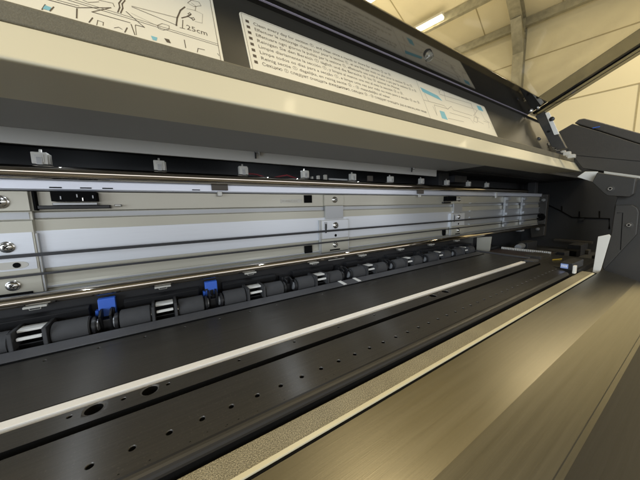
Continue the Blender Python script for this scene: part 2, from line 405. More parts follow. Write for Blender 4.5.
# dark cross bar behind the rollers, small dark linkages in the gaps
mb = MB(); mb.profx([(.344, -.079), (.366, -.079), (.366, -.122), (.346, -.122)], XL, .70, 'black', .001)
for k in range(-7, 7):
    xg = -.0063 + .1022 * k + .0511
    for q in range(4):
        a = random.uniform(-.006, .006); mb.box(xg + a - .002, xg + a + .002, .329 + random.uniform(0, .006), .346, -.117 + random.uniform(0, .006), -.104 + random.uniform(-.004, .008), 'black', .0006)
    mb.box(xg - .0085, xg + .0085, .326, .345, -.1225, -.1085, 'black', .0015)
    if k >= 1 or k < -3: mb.box(xg - .0070, xg + .0050, .331, .345, -.1100, -.0985, 'black', .0015); mb.box(xg - .002, xg + .0025, .3295, .3312, -.1080, -.1020, 'greyband', .0005)
mb.build('roller_cross_bar', P)
mb = MB(); mb.box(.2225, .2545, .330, .332, -.0848, -.0838, 'offwhite', .0002); mb.build('light_pin', P)

# --- lower polished rod
mb = MB(); mb.cyl((XL, .325, -.0768), (1.13, .325, -.0768), .0050, 'chrome', 32, bev=.0006); mb.build('lower_rod', P, 'polished rod running just above the pinch rollers')

# --- carriage rail beam
X2 = 1.20
mb = MB()
mb.profx([(.3585, .0226), (.3585, .0036), (.3622, .0026), (.3622, -.0040), (.3600, -.0046), (.3600, -.0150), (.3600, -.0555), (.3600, -.0700), (.3588, -.0720), (.3588, -.0748), (.3605, -.0756), (.3580, -.0775), (.3580, -.0815), (.40, -.0815), (.40, .0226)], XL, X2, 'beige', .0003)
rail = mb.build('carriage_rail', P)
mb = MB(); mb.profx([(.3590, -.0160), (.3588, -.0164), (.3588, -.0534), (.3590, -.0540), (.361, -.0540), (.361, -.0160)], XL, .655, 'silver'); mb.build('pale_reflection_face', rail)  # separate pale material puts the rail's bright reflection into the colour
mb = MB(); mb.profx([(.3590, -.0160), (.3586, -.0164), (.3586, -.0534), (.3590, -.0540), (.361, -.0540), (.361, -.0160)], .656, X2, 'greyband'); mb.build('far_shaded_face', rail)  # darker grey paints in the shade on the far stretch of the rail
mb = MB(); mb.box(XL, X2, .3612, .3628, -.0034, .0020, 'greyband', .0002); mb.build('grey_channel', rail)
mb = MB(); mb.profx([(.3572, -.0776), (.3572, -.0800), (.359, -.0800), (.359, -.0776)], XL, X2, 'silver', .0003); mb.profx([(.3582, -.0722), (.3582, -.0742), (.3595, -.0742), (.3595, -.0722)], XL, X2, 'greyband', .0002); mb.build('bottom_bead', rail)
for x, z in ((.2028, .0154), (.2008, -.0672)):
    mb = MB(); mb.box(x - .0072, x + .0072, .3572, .3592, z - .0062, z + .0062, 'void', .0002); mb.build('black_square_hole', rail)
mb = MB(); mb.box(.580, .592, .3570, .3602, -.074, -.058, 'void', .0004); mb.build('black_slot', rail)
mb = MB(); mb.box(.155, .191, .3578, .3584, .0095, .0150, 'offwhite', 0); ms = mb.build('rail_serial_label', rail)
# serial lettering, too small to read
def text_mesh(body, size, align='LEFT'):
    cu = bpy.data.curves.new('lettering', 'FONT'); cu.body = body; cu.size = size; cu.align_x = align; cu.resolution_u = 2
    o = bpy.data.objects.new('lettering', cu); C.objects.link(o)
    dg = bpy.context.evaluated_depsgraph_get(); dg.update()
    me = bpy.data.meshes.new_from_object(o.evaluated_get(dg)); bpy.data.objects.remove(o); bpy.data.curves.remove(cu)
    return me
me = text_mesh('DF-49086/C-1014', .0036); me.materials.append(M['greyink'])
me.transform(Matrix.Rotation(rad(90), 4, 'X'))
link('serial_lettering', me, Vector((.1565, .35765, .0108 + H)), ms)

def screw(parent, x, y, z, r=.0052, d=(0, -1, 0), mat_='steel', washer=True):
    s = MB(); d = Vector(d)
    pr = []
    if washer: pr += [(-.001, r * 1.22), (.0006, r * 1.22), (.0009, r * 1.14)]
    pr += [(.0011, r), (.0022, r * .98), (.0030, r * .8), (.0034, r * .45), (.0034, r * .42), (.0022, r * .28), (.0016, 0)]
    s.lathe((x, y, z), d, pr, mat_, 18)
    u = d.orthogonal().normalized(); w = d.cross(u)
    c = Vector((x, y, z)) + d * .0033
    for a in (u, w):
        b_ = w if a is u else u
        s.poly([c + a * r * .5 + b_ * r * .09, c - a * r * .5 + b_ * r * .09, c - a * r * .5 - b_ * r * .09, c + a * r * .5 - b_ * r * .09], d * .0003, 'void')
    return s.build('screw', parent)
# left end plate
mb = MB()
mb.profx([(.3535, .0225), (.3535, .0040), (.3568, .0034), (.3568, -.0046), (.3535, -.0056), (.3535, -.0765), (.360, -.0765), (.360, .0225)], XL, -.1068, 'beige', .0004)
mb.profx([(.3531, -.0165), (.3531, -.0525), (.356, -.0525), (.356, -.0165)], XL, -.1082, 'silver')  # the pale reflection band carried on in the plate's colour
mb.profx([(.3563, .0026), (.3563, -.0040), (.358, -.0040), (.358, .0026)], XL, -.1090, 'greyband')
mb.box(-.1068, -.1050, .3542, .3595, -.0765, -.0180, 'greyband', .0003)
ep = mb.build('rail_end_plate', P)
screw(ep, -.1257, .3531, -.0296, .0044); screw(ep, -.1263, .3533, -.0668, .0042); screw(ep, -.1250, .3533, .0125, .0050)
mb = MB()
for k in range(2): pass
slot = [(-.1252 + .0075 * math.cos(a) + (.004 if math.cos(a) > 0 else -.004), .3534, -.0474 + .0036 * math.sin(a)) for a in [2 * PI * i / 20 for i in range(20)]]
mb.poly(slot, (0, -.0006, 0), 'offwhite', .0001); mb.cyl((-.1215, .3529, -.0474), (-.1215, .3524, -.0474), .0026, 'void', 14); mb.build('slotted_hole', ep)
mb = MB(); mb.box(-.138, -.114, .3525, .354, -.0765, -.0742, 'void', .0003); mb.build('dark_slot', ep)
# black sensor block under the channel at the left
mb = MB()
mb.box(-.1040, -.1020, .352, .362, .0040, .0226, 'void', .0004)
mb.box(-.0898, -.0560, .346, .3625, .0125, .0222, 'void', .0006)
mb.box(-.1010, -.0465, .3500, .3600, .0052, .0088, 'black', .0005)
mb.box(-.0895, -.0560, .3470, .3600, .0088, .0112, 'greyband', .0003)
for k, zz in ((0, .0165), (3, .0185), (4, .0150), (6, .0175)): mb.box(-.083 + .004 * k, -.0822 + .004 * k, .3452, .3462, zz - .002, zz + .001, 'steel' if k == 4 else 'greyband', 0)  # small pale bars stand in for glints on the black block
mb.box(-.0430, -.0370, .352, .358, .0072, .0092, 'white', .0004)
mb.build('sensor_block', P)
# joint brackets
def bracket(x, full=True):
    m = MB()
    m.box(x - .0205, x + .0205, .3555, .3583, .0040, .0222, 'beige', .0006)
    m.box(x - .0185, x + .0195, .3560, .3598, -.0190, .0036, 'greyband' , .0004)
    m.profx([(.3535, -.0205), (.3535, -.0525), (.358, -.0525), (.358, -.0205)], x - .0285, x + .0285, 'silver', .0006)
    m.profx([(.3535, -.0527), (.3535, -.0755), (.358, -.0755), (.358, -.0527)], x - .0285, x + .0285, 'beige', .0006)
    m.box(x - .0320, x - .0287, .3545, .359, -.0765, -.0200, 'greyband', .0004); m.box(x + .0287, x + .0305, .3545, .359, -.0765, -.0200, 'silver', .0004)
    b_ = m.build('joint_bracket', P)
    screw(b_, x + .0005, .3553, .0140, .0044); screw(b_, x, .3533, -.0300, .0046); screw(b_, x - .001, .3533, -.0640, .0040)
    s = MB(); s.cyl((x, .3534, -.0475), (x, .3530, -.0475), .0024, 'void', 12); s.build('screw_hole', b_); s = MB(); s.box(x - .0125, x + .009, .3530, .3540, -.0738, -.0715, 'void', .0002); s.build('dark_slot', b_); s = MB()
    s.box(x - .0240, x - .0175, .3526, .3538, -.0345, -.0235, 'greyband', .0008); s.box(x - .0222, x - .0190, .3522, .3530, -.0420, -.0260, 'void', .0003); s.build('keyhole', b_)
    return b_
br = bracket(.2535)
for x in (.640,): copy_part(br, x - .2535, P)
for i, x in enumerate((.905, 1.03)):
    m = MB()
    m.box(x - .010, x + .010, .3525, .3583, -.070, .0215, 'greyband', .0006)
    for z in (.016, -.002, -.030, -.058): m.box(x - .008, x + .012, .3475, .3530, z - .004, z + .004, 'greyband', .0008)
    m.build('rail_clamp', P)
# more ribs on the far part of the rail
mb = MB()
for z in (.0045, -.0165, -.034, -.052): mb.box(.70, X2, .3555, .3605, z - .0012, z + .0012, 'greyband', .0004)
mb.build('far_rail_ribs', rail)

# --- pale blue encoder channel with notches and clips
mb = MB(); mb.profx([(.3545, .0345), (.3535, .0335), (.3535, .0248), (.3555, .0234), (.37, .0234), (.37, .0345)], XL, 1.19, 'encoder', .0003)
ch = mb.build('encoder_channel', P)
mb = MB()
for x in (-.0870, -.0645, -.0470, .039): mb.box(x - .0045, x + .0045, .3528, .3537, .0258, .0270, 'void', .0003)
mb.build('channel_notches', ch)
for x in (.0672, .4810):
    mb = MB(); mb.box(x - .010, x + .010, .3500, .3550, .0262, .0362, 'brown', .0006); mb.box(x - .0035, x + .0025, .3515, .3550, .0188, .0250, 'white', .0004); mb.build('channel_clip', ch)
mb = MB(); mb.box(.8290, .8360, .3515, .3550, .018, .034, 'white', .0005); mb.build('channel_end_tick', ch)
mb = MB(); mb.box(.5790, .6150, .347, .361, .0100, .0215, 'void', .0006); mb.box(.6150, .640, .350, .358, .012, .017, 'offwhite', .0006); mb.box(.572, .600, .352, .3615, .0045, .0085, 'black', .0005); mb.build('sensor_block', P)
# --- upper guide rod
mb = MB(); mb.cyl((XL, .345, .0396), (1.02, .345, .0396), .0063, 'chrome', 36, bev=.0008); mb.build('guide_rod', P, 'thick polished guide rod above the carriage rail')
mb = MB(); mb.box(XL, 1.0, .348, .366, .0345, .0362, 'greyband', .0003); mb.build('rod_seat', P)
# white cable clips above the rod
def rod_clip():
    m = MB()
    m.box(-.0056, .0056, .350, .358, .0480, .0592, 'white', .0010)
    m.box(-.0034, .0034, .3493, .3503, .0500, .0570, 'flange', .0005)
    m.box(-.0022, .0022, .3488, .3496, .0475, .0548, 'greyband', .0004)
    m.box(.0056, .0068, .3515, .358, .0482, .0580, 'offwhite', .0005)
    m.box(-.0010, .0010, .355, .357, .0588, .0625, 'offwhite', .0004)
    return m.build('rod_clip', P)
c0 = rod_clip(); base = -.0937 - .0967 * 5
for k in range(0, 15):
    x = base + .0967 * k
    if k: 
        c = copy_part(c0, 0, P); c.location.x = x - WL[P.name].x
c0.location.x = base - WL[P.name].x
mb = MB()
for x, w, h in ((.212, .003, .004), (.224, .004, .006), (.238, .005, .008)): mb = MB(); mb.box(x - w / 2, x + w / 2, .357, .362, .046, .0475 + h, 'offwhite', .0006); mb.build('white_connector', P)
mb = MB(); mb.box(.245, .285, .358, .362, .047, .0505, 'greyband', .0005); mb.build('connector_bar', P)
mb = MB(); mb.box(.342, .354, .366, .370, .050, .060, 'brown', .0006); mb.build('brown_connector', P)
mb = MB(); mb.tube([(.10 + .012 * i, .372 + .003 * math.sin(i * 1.9), .0500 + .0030 * math.sin(i * 1.3)) for i in range(9)], .0012, 'red'); mb.build('red_wire', P)

# --- drive cords
for z, n in ((-.0382, 'drive_belt'), (-.0573, 'drive_belt')):
    mb = MB(); y = .3475; t = (.0016 if z > -.05 else .0011); mb.box(XL, 1.17, y - .0012, y + .0012, z - t, z + t, 'belt', .0003); mb.build(n, P)

# --- inside walls
mb = MB(); mb.box(XL, 1.30, .43, .44, -.20, .10, 'inner', .001); mb.build('back_wall', P)
mb = MB(); mb.box(XL, 1.30, .334, .44, .0775, .085, 'inner', .001); mb.build('inner_ceiling', P)
mb = MB(); mb.box(XR + .04, 1.30, .06, .43, -.24, -.165, 'inner', .002); mb.build('service_bay_floor', P)
XE = 1.25
mb = MB(); mb.box(XE, XE + .03, .10, .43, -.26, .20, 'inner', .002)
sw = mb.build('end_wall', P)
def on_x(mb, x, px, r, m): mb.tube([atX(a, b_, x) for a, b_ in px], r, m, 6)
mb = MB(); on_x(mb, XE - .001, [(549, 205.5), (560, 210.5), (572, 217.3), (590, 218), (609.4, 218.6), (609.4, 229)], .0022, 'void')
for a, b_ in (((561.7, 206), (561.7, 211.4)), ((579.4, 211.4), (579.4, 217.3)), ((599.5, 211), (599.5, 218))): on_x(mb, XE - .001, [a, b_], .0016, 'void')
mb.build('wall_seam', sw)
mb = MB(); q = atX(582, 219.5, XE); mb.box(XE - .006, XE, q.y - .006, q.y + .006, q.z - .004, q.z + .004, 'black', .001); mb.build('wall_stud', sw)
mb = MB(); a = atX(553.6, 239, 1.20); b_ = atX(592, 242, 1.20); mb.poly([(1.2, a.y, a.z), (1.2, b_.y, b_.z), (1.2, b_.y, b_.z - .008), (1.2, a.y, a.z - .008)], (.02, 0, 0), 'plastic2', .001); mb.build('bay_bar', P)
# bracket closing the far end of the rail
X3 = 1.185
mb = MB()
fr = YZ(X3, [(534, 194), (548, 194), (544, 236), (531, 238), (529, 222), (532, 214)])
mb.poly([(X3, y, z) for y, z in fr], (.02, 0, 0), 'plastic2', .003)
g = mb.build('rail_end_bracket', P)
mb = MB(); q = atX(541, 217, X3); mb.lathe((X3, q.y, q.z), (-1, 0, 0), [(0, .013), (.006, .013), (.008, .010), (.008, 0)], 'void', 20); mb.build('pulley', g)
mb = MB()
for px, py in ((531, 200), (534, 208), (531, 226), (538, 229), (544, 200), (537, 201)):
    q = atX(px, py, X3); mb.lathe((X3 - .001, q.y, q.z), (-1, 0, 0), [(0, .006), (.006, .005), (.007, 0)], 'greyband', 10)
q = atX(520, 229, 1.02); mb.box(1.0, 1.03, q.y - .01, q.y + .006, q.z - .008, q.z + .006, 'offwhite', .004)
mb.build('end_bracket_bolts', g)
# upright behind the bracket
mb = MB(); mb.box(1.19, 1.215, .375, .40, .0, .10, 'guide', .002); mb.build('rear_upright', P)
# side plate beside the last roller, service tray with a toothed wiper
mb = MB(); mb.poly([(.72, .3455, -.0885), (.72, .310, -.0835), (.72, .3125, -.122), (.72, .345, -.128)], (.003, 0, 0), 'beige', .0005); mb.build('roller_side_plate', P)
mb = MB(); mb.box(.69, .84, .2145, .325, -.140, -.1245, 'maroon', .001); tr = mb.build('service_tray', P)
mb = MB(); mb.box(.800, .806, .212, .318, -.1245, -.1195, 'offwhite', .0005)
for k in range(26): mb.box(.7965, .800, .214 + .004 * k, .2162 + .004 * k, -.1245, -.1188, 'white', .0003)
mb.build('toothed_wiper', tr, 'pale toothed wiper along the service tray')
mb = MB()
for k in range(14):
    mb = MB(); x = random.uniform(.72, 1.15); y = random.uniform(.16, .40); w = random.uniform(.01, .05); mb.box(x - w, x + w, y - .015, y + .015, -.165, -.165 + random.uniform(.01, .05), random.choice(['black', 'inner', 'void', 'plastic']), .002); mb.build('service_block', P)
mb = MB(); mb.lathe((.86, .30, -.125), (1, .1, 0), [(0, .008), (.03, .010), (.05, .006), (.055, 0)], 'greyband', 14); mb.build('cap_lever', P)
mb = MB(); mb.tube([(.715, .185, -.1235), (.725, .182, -.1235), (.735, .178, -.1235), (.745, .178, -.1240)], .0010, 'yellow'); mb.build('yellow_wire', P)
mb = MB(); mb.box(XR - .01, .80, .130, .2125, -.135, -.1245, 'plate', .001); mb.build('platen_extension', P)

# ------------------------------------------------------------------ hood
HR = .80
mb = MB()
prof = [(.1862, .0894), (.1852, .0890)] + bent([(.1848, .0885), (.1738, .0681), (.2505, .0746)], .0035, 8)
back_ = [(.2505, .0768), (.178, .0712), (.1870, .0894)]
mb.profx(prof + back_, XL, HR + .012, 'hood')
hood = mb.build('hood', P, sharp=50)
mb = MB(); mb.box(XL, HR, .1852, .2020, .0894, .0990, 'trim', .0012, 3); mb.build('hood_trim', hood, 'taupe foam trim along the top of the cream hood edge')
mb = MB(); mb.box(XL, .54, .2508, .3300, .0748, .0770, 'hoodgrey', .0004); mb.build('hood_liner', hood)
mb = MB(); mb.box(XL, .505, .3305, .3335, .0618, .0768, 'flange', .0006); fl = mb.build('hood_flange', hood)
mb = MB()
for x in (.1125, .423):
    mb = MB(); mb.box(x - .004, x + .004, .3265, .3305, .0735, .0765, 'greyband', .0006); mb.cyl((x + .002, .327, .0700), (x + .002, .327, .0790), .0016, 'steel', 10); mb.cyl((x - .003, .328, .066), (x - .003, .328, .0745), .0012, 'black', 8); mb.build('flange_latch', fl)
mb = MB(); mb.box(.51, 1.25, .26, .43, .0790, .0860, 'inner', .001); mb.box(.56, .60, .36, .40, .045, .078, 'inner', .002); mb.box(.66, .72, .38, .41, .060, .0785, 'guide', .001); mb.build('dark_liner', hood)
# inclined face that carries the stickers
DY, DZ = .022, .0519; LL = math.hypot(DY, DZ); TY, TZ = DY / LL, DZ / LL      # direction up the face
def face_pt(x, s, off=0.):      # off = distance proud of the face, towards the viewer
    return Vector((x, .2 + TY * s - TZ * off, .1076 + TZ * s + TY * off))
mb = MB(); T = .006
pr = [face_pt(0, -.012), face_pt(0, .0880), face_pt(0, .0880, -T), face_pt(0, -.012, -T)]
mb.profx([(p.y, p.z) for p in pr], XL, .735, 'hoodface', .0008)
hf = mb.build('hood_face', hood)
mb = MB(); q_ = face_pt(0, .0880); mb.box(XL, .735, q_.y - .001, .62, q_.z - .002, q_.z + .004, 'hoodface', .001); mb.box(XL, 1.30, .61, .63, -.3, q_.z, 'hoodface', .001); mb.build('hood_light_blocker', hood)  # unseen top and rear panel, added to block light behind the face
def lab(px, py):
    d = ray(px, py); n = Vector((0, -TZ, TY)); q = d * (n.dot(Vector((0, .2, .1076))) / n.dot(d)); return q.x, (q.y - .2) * TY + (q.z - .1076) * TZ
def sticker(x0, x1, s0, s1, name, label, r=.003):
    m = MB(); o = .0004; pts = []
    for cx_, cs, a0 in ((x1 - r, s1 - r, 0), (x0 + r, s1 - r, 90), (x0 + r, s0 + r, 180), (x1 - r, s0 + r, 270)):
        for k in range(5): a = rad(a0 + k * 22.5); pts.append(face_pt(cx_ + r * math.cos(a), cs + r * math.sin(a), .0001))
    nrm_ = face_pt(0, 0, 1) - face_pt(0, 0, 0)
    m.poly(pts, nrm_ * .0004, 'paper'); return m.build(name, hf, label)
def line(m, pts, w=.0005, mt='ink', off=.0006, closed=False):
    """thin printed line in face coordinates"""
    if closed: pts = pts + [pts[0]]
    for (xa, sa), (xb, sb) in zip(pts, pts[1:]):
        d = Vector((xb - xa, sb - sa))
        if d.length < 1e-6: continue
        d.normalize(); w_ = w * .55; n = Vector((-d.y, d.x)) * w_ / 2; e = d * w * .3
        q = [(xa - e.x + n.x, sa - e.y + n.y), (xb + e.x + n.x, sb + e.y + n.y), (xb + e.x - n.x, sb + e.y - n.y), (xa - e.x - n.x, sa - e.y - n.y)]
        m.quad([face_pt(x, s, off) for x, s in q], mt)
def fill(m, pts, mt, off=.00062): m.quad([face_pt(x, s, off) for x, s in pts], mt)
st2 = sticker(.0662, .4610, -.0080, .0552, 'cleaning_label', 'cream multilingual cleaning label with eight bulleted lines')
LINES = [("Clean every day for section ①, and clean once a month or more for section ② or ③.", .2386),
 ("Effectuer le nettoyage chaque jour pour la section ①, et une fois par mois ou plus pour la section ② ou ③.", .2740),
 ("Effettuare ogni giorno la pulizia per la sezione ①, effettuarla una volta al mese o più per la sezione ② o ③.", .2790),
 ("Reinigen Sie den Bereich ① täglich und die Bereiche ② bis ③ einmal im Monat.", .2458),
 ("Limpie diariamente la sección ①, y limpie al menos una vez al mes la sección ② o ③.", .2490),
 ("Limpe todos os dias para a secção ①, e limpe uma vez por mês ou mais para a secção ② ou ③.", .2770),
 ("Reinig sectie ① dagelijks, en reinig sectie ② - ③ maandelijks of vaker.", .2230),
 ("Секцию ① следует очищать ежедневно, секции ② - ③ следует очищать раз в месяц или чаще.", .2840)]
Rf = Matrix.Rotation(math.atan2(DZ, DY), 4, 'X')
mb = MB()
for i, (t, xe) in enumerate(LINES):
    s = .0470 - .00588 * i
    fill(mb, [(.0703, s - .0014), (.0731, s - .0014), (.0731, s + .0014), (.0703, s + .0014)], 'ink')
    me = text_mesh(t, .0046)
    w = max(v.co.x for v in me.vertices); me.transform(Matrix.Scale((xe - .0765) / w, 4, (1, 0, 0))); me.transform(Rf); me.materials.append(M['ink'])
    link('label_lettering', me, face_pt(.0765, s - .0015, .0006) + Vector((0, 0, H)), st2)
rr = lambda x0, x1, s0, s1: [(x0, s0), (x1, s0), (x1, s1), (x0, s1)]
line(mb, rr(.0678, .4594, -.0075, .0540), .0005, closed=True)
line(mb, [(.2872, .0540), (.2872, -.0070)], .0006)
# cleaning diagram at the right-hand end of the label
def L2(px): return [lab(a, b_) for a, b_ in px]
z4 = lambda px: [(410 + a / 7.11, 75 + b_ / 7.11) for a, b_ in px]
fill(mb, L2(z4([(68, 88), (195, 150), (228, 188), (88, 122)])), 'cyan')
fill(mb, L2(z4([(207, 255), (240, 264), (266, 322), (225, 310)])), 'cyan')
fill(mb, L2(z4([(470, 218), (500, 226), (520, 262), (485, 250)])), 'cyan')
for pl in ([(95, 180), (240, 220), (265, 245), (290, 225), (305, 250), (440, 292)], [(195, 100), (210, 140), (430, 205), (440, 240), (250, 180)], [(160, 225), (190, 290), (170, 215), (270, 245)],
           [(280, 270), (425, 312), (450, 345)], [(270, 310), (380, 335)], [(430, 200), (480, 330), (520, 350)], [(440, 235), (475, 255), (450, 290), (490, 310)], [(500, 265), (530, 320), (570, 345), (590, 390)], [(100, 130), (130, 190)], [(205, 130), (215, 100), (240, 125), (250, 180)], [(455, 300), (480, 310), (475, 340), (450, 330), (455, 300)], [(520, 330), (555, 340), (560, 380)]):
    line(mb, L2(z4(pl)), .0011, 'greyink')
mb.build('label_drawing', st2)
# left-hand label: media loading drawing
st1 = sticker(-.48, .0468, -.0080, .0900 - .030, 'loading_label', 'cream pictogram label with line drawing of media being cut')
mb = MB()
line(mb, rr(-.478, .0448, -.02 + .013, .0585), .0006, closed=True)
line(mb, [(-.478, .0108), (.0448, .0108)], .0006); line(mb, [(-.478, .0124), (.0448, .0124)], .0005)
za = lambda px: [(40 + a / 7.111, b_ / 7.111) for a, b_ in px]
zb = lambda px: [(120 + a / 5.333, b_ / 5.333) for a, b_ in px]
line(mb, L2(za([(55, 5), (270, 62), (505, 62), (372, 92), (640, 168)])), .0008)
line(mb, L2(za([(110, 5), (280, 50)])), .0005)
line(mb, L2(za([(265, 70), (263, 135)])), .0011); line(mb, L2(za([(375, 135), (352, 165)])), .0011)
line(mb, L2(za([(405, 185), (412, 152), (452, 166), (450, 188)])), .0006)
line(mb, L2(za([(530, 205), (560, 200), (585, 215)])), .0006); line(mb, L2(za([(620, 205), (605, 235)])), .0011)
line(mb, L2(za([(555, 92), (568, 60), (562, 30), (580, 5)])), .0012); line(mb, L2(za([(575, 98), (590, 65), (585, 35), (605, 10)])), .0012)
line(mb, L2(za([(300, 5), (345, 25), (420, 20)])), .0005); line(mb, L2(za([(420, 8), (520, 30), (530, 55)])), .0005)
fill(mb, L2(za([(40, 45), (85, 62), (70, 84), (22, 70)])), 'cyan')
line(mb, L2(za([(40, 42), (18, 75)])), .001); line(mb, L2(za([(100, 58), (75, 86)])), .001)
line(mb, L2(zb([(65, 38), (300, 98)])), .0010, 'greyink'); line(mb, L2(zb([(65, 42), (305, 140)])), .0007)
line(mb, L2(zb([(345, 42), (322, 60), (305, 100), (300, 140)])), .0016)
line(mb, L2(zb([(330, 100), (360, 92), (378, 80)])), .0014); line(mb, L2(zb([(360, 90), (385, 105)])), .0014)
line(mb, L2(zb([(362, 78), (372, 72), (380, 80), (372, 88), (362, 78)])), .0008); line(mb, L2(zb([(380, 100), (392, 98), (398, 108), (388, 113), (380, 100)])), .0008)
line(mb, L2(zb([(355, 50), (400, 60), (440, 80), (438, 128), (400, 118)])), .0005, 'greyink')
line(mb, L2(zb([(360, 20), (380, 5), (420, 15), (432, 35), (395, 40), (360, 20)])), .0005); line(mb, L2(zb([(400, 62), (405, 38), (380, 20)])), .0005)
line(mb, L2(zb([(335, 112), (333, 152)])), .0009); line(mb, L2(zb([(320, 152), (346, 158)])), .0007)
line(mb, L2(zb([(200, 140), (225, 130), (262, 142), (262, 160), (230, 166), (205, 156), (200, 140)])), .0005)
line(mb, L2(zb([(35, 68), (130, 150), (85, 138)])), .0009); line(mb, L2(zb([(60, 75), (215, 150)])), .0004, 'greyink')
fill(mb, L2(zb([(165, 195), (200, 205), (195, 222), (175, 217)])), 'cyan'); fill(mb, L2(zb([(235, 208), (262, 215), (272, 236), (250, 230)])), 'ink')
line(mb, L2(zb([(343, 218), (350, 258)])), .0009); line(mb, L2(zb([(412, 282), (416, 262), (450, 270)])), .0008); line(mb, L2(zb([(520, 290), (528, 300)])), .0008)
line(mb, L2(zb([(60, 135), (80, 190)])), .0009); line(mb, L2(zb([(82, 140), (88, 190)])), .0006)
mb.build('label_drawing', st1)
me = text_mesh('25cm', .0062); me.transform(Rf); me.materials.append(M['ink'])
p = lab(*zb([(354, 160)])[0]); link('label_lettering', me, face_pt(p[0], p[1], .0006) + Vector((0, 0, H)), st1)

# ------------------------------------------------------------------ lid
AL = rad(25); LY, LZ = .225, .1765
def lidp(x, t, off=0.): return Vector((x, LY - math.cos(AL) * t - math.sin(AL) * off, LZ + math.sin(AL) * t - math.cos(AL) * off))
def lid_slab(m, x0, x1, t0, t1, o0, o1, mt, bev=0.):
    a = [lidp(x0, t0, o0), lidp(x0, t1, o0), lidp(x0, t1, o1), lidp(x0, t0, o1)]; m.poly(a, (x1 - x0, 0, 0), mt, bev); return m
LX0, LX1 = -.75, .685
mb = MB(); lid_slab(mb, LX0, .640, .0012, .0333, -.0030, 0, 'lid', .0003)
lid_slab(mb, LX0, .735, -.030, -.0006, -.0035, .0002, 'lid'); lid = mb.build('lid', P, 'raised lid with glossy black border and clear sheet')  # rear slab added to stop light leaking between lid and face
mb = MB(); lid_slab(mb, LX0, .642, -.0004, .0012, -.0040, .0003, 'lidedge', .0002); mb.build('lid_edge_strip', lid)
mb = MB(); lid_slab(mb, LX0 + .05, .600, .0335, .42, -.0026, -.0006, 'clear'); mb.build('clear_sheet', lid)
mb = MB(); lid_slab(mb, .600, .6515, .0335, .42, -.0026, -.0003, 'film'); mb.build('smoked_border', lid)
mb = MB(); lid_slab(mb, .6520, .6560, .006, .42, -.0040, .0004, 'void'); lid_slab(mb, .6562, LX1, .006, .42, -.0060, .0002, 'film', .001); arm = mb.build('lid_side_frame', lid)
mb = MB(); q = .02  # clear bumper on the black border
n_ = lidp(0, 0, 1) - lidp(0, 0, 0)
mb.lathe(lidp(.2945, .0172, -.0001), n_, [(0, .0046), (.0018, .0052), (.0045, .0050), (.0062, .0038), (.0068, .0015), (.0068, 0)], 'bumper', 24); mb.build('clear_bumper', lid, 'clear rubber bumper on the black lid border')
mb = MB(); mb.lathe(lidp(.6300, .0095, 0), n_, [(0, .0035), (.002, .0035), (.0035, .0025), (.0038, 0)], 'steel', 16); mb.lathe(lidp(.6400, .018, 0), n_, [(0, .0028), (.002, .0028), (.003, .0015), (.0030, 0)], 'steel', 14); mb.build('lid_screw', lid)
# hinge at the right-hand end
mb = MB()
XH = .66
h1 = YZ(XH, [(535, 116), (545, 111), (553, 124), (566, 148), (559, 150), (551, 146)])
mb.poly([(XH, y, z) for y, z in h1], (.012, 0, 0), 'plastic', .001)
hg = mb.build('lid_hinge', P)
mb = MB(); h2 = YZ(XH - .002, [(545, 113), (549, 112), (559, 134), (554, 135)]); mb.poly([(XH - .002, y, z) for y, z in h2], (.004, 0, 0), 'white', .0006); mb.build('hinge_plate', hg)
mb = MB()
for px, py, r in ((552, 119, .0040), (538.5, 139, .0035), (549, 131, .002)):
    q = atX(px, py, XH - .002); mb.lathe((XH + .004, q.y, q.z), (-1, 0, 0), [(0, r * .6), (.004, r * .6), (.0045, r), (.008, r), (.009, r * .6), (.009, 0)], 'black', 14)
mb.build('hinge_knob', hg)
mb = MB()
for i in range(11):
    px = 545 + i * 2.7 + random.uniform(-.6, .6); py = 143.5 + i * 1.25 + random.uniform(-.8, .8); q = atX(px, py, .70); w = random.uniform(.0016, .0035) * (1.6 if i > 6 else 1)
    mb.box(.70 - w, .70 + w, q.y - w, q.y + w, q.z - w * .7, q.z + w * .7, 'offwhite' if i > 5 or i % 3 == 0 else 'black', w * .4)
mb.build('hood_end_fasteners', P)

# ------------------------------------------------------------------ right-hand covers
XC = .79
mb = MB()
pts = YZ(XC, [(554.7, 133.8), (572.5, 123.6), (600, 131.6), (640, 144.5), (664, 153.5), (664, 179.5), (640, 176.3), (582.8, 168.4)])
mb.poly([(XC, y, z) for y, z in pts], (.22, 0, 0), 'plastic', .0012, 3)
ec = mb.build('hood_end_cap', P)
mb = MB()
pts = YZ(XC + .004, [(574, 123.2), (578.5, 119.2), (584, 118.2), (600, 122), (640, 133), (664, 140), (664, 153.0), (640, 144.0), (600, 131.0)])
mb.poly([(XC + .004, y, z) for y, z in pts], (.20, 0, 0), 'plastic2', .0022, 4); mb.build('cap_roll_edge', ec)
mb = MB(); on_x(mb, XC - .0002, [(572.5, 155), (600, 157.6), (640, 161.2), (662, 163.4)], .0004, 'void'); mb.build('cap_crease', ec)
mb = MB()
a, b_ = atX(593, 123.7, XC), atX(600, 126.5, XC); mb.box(XC - .0005, XC + .001, b_.y, a.y, b_.z - .001, b_.z + .0005, 'blue', .0002); mb.build('cap_blue_mark', ec)
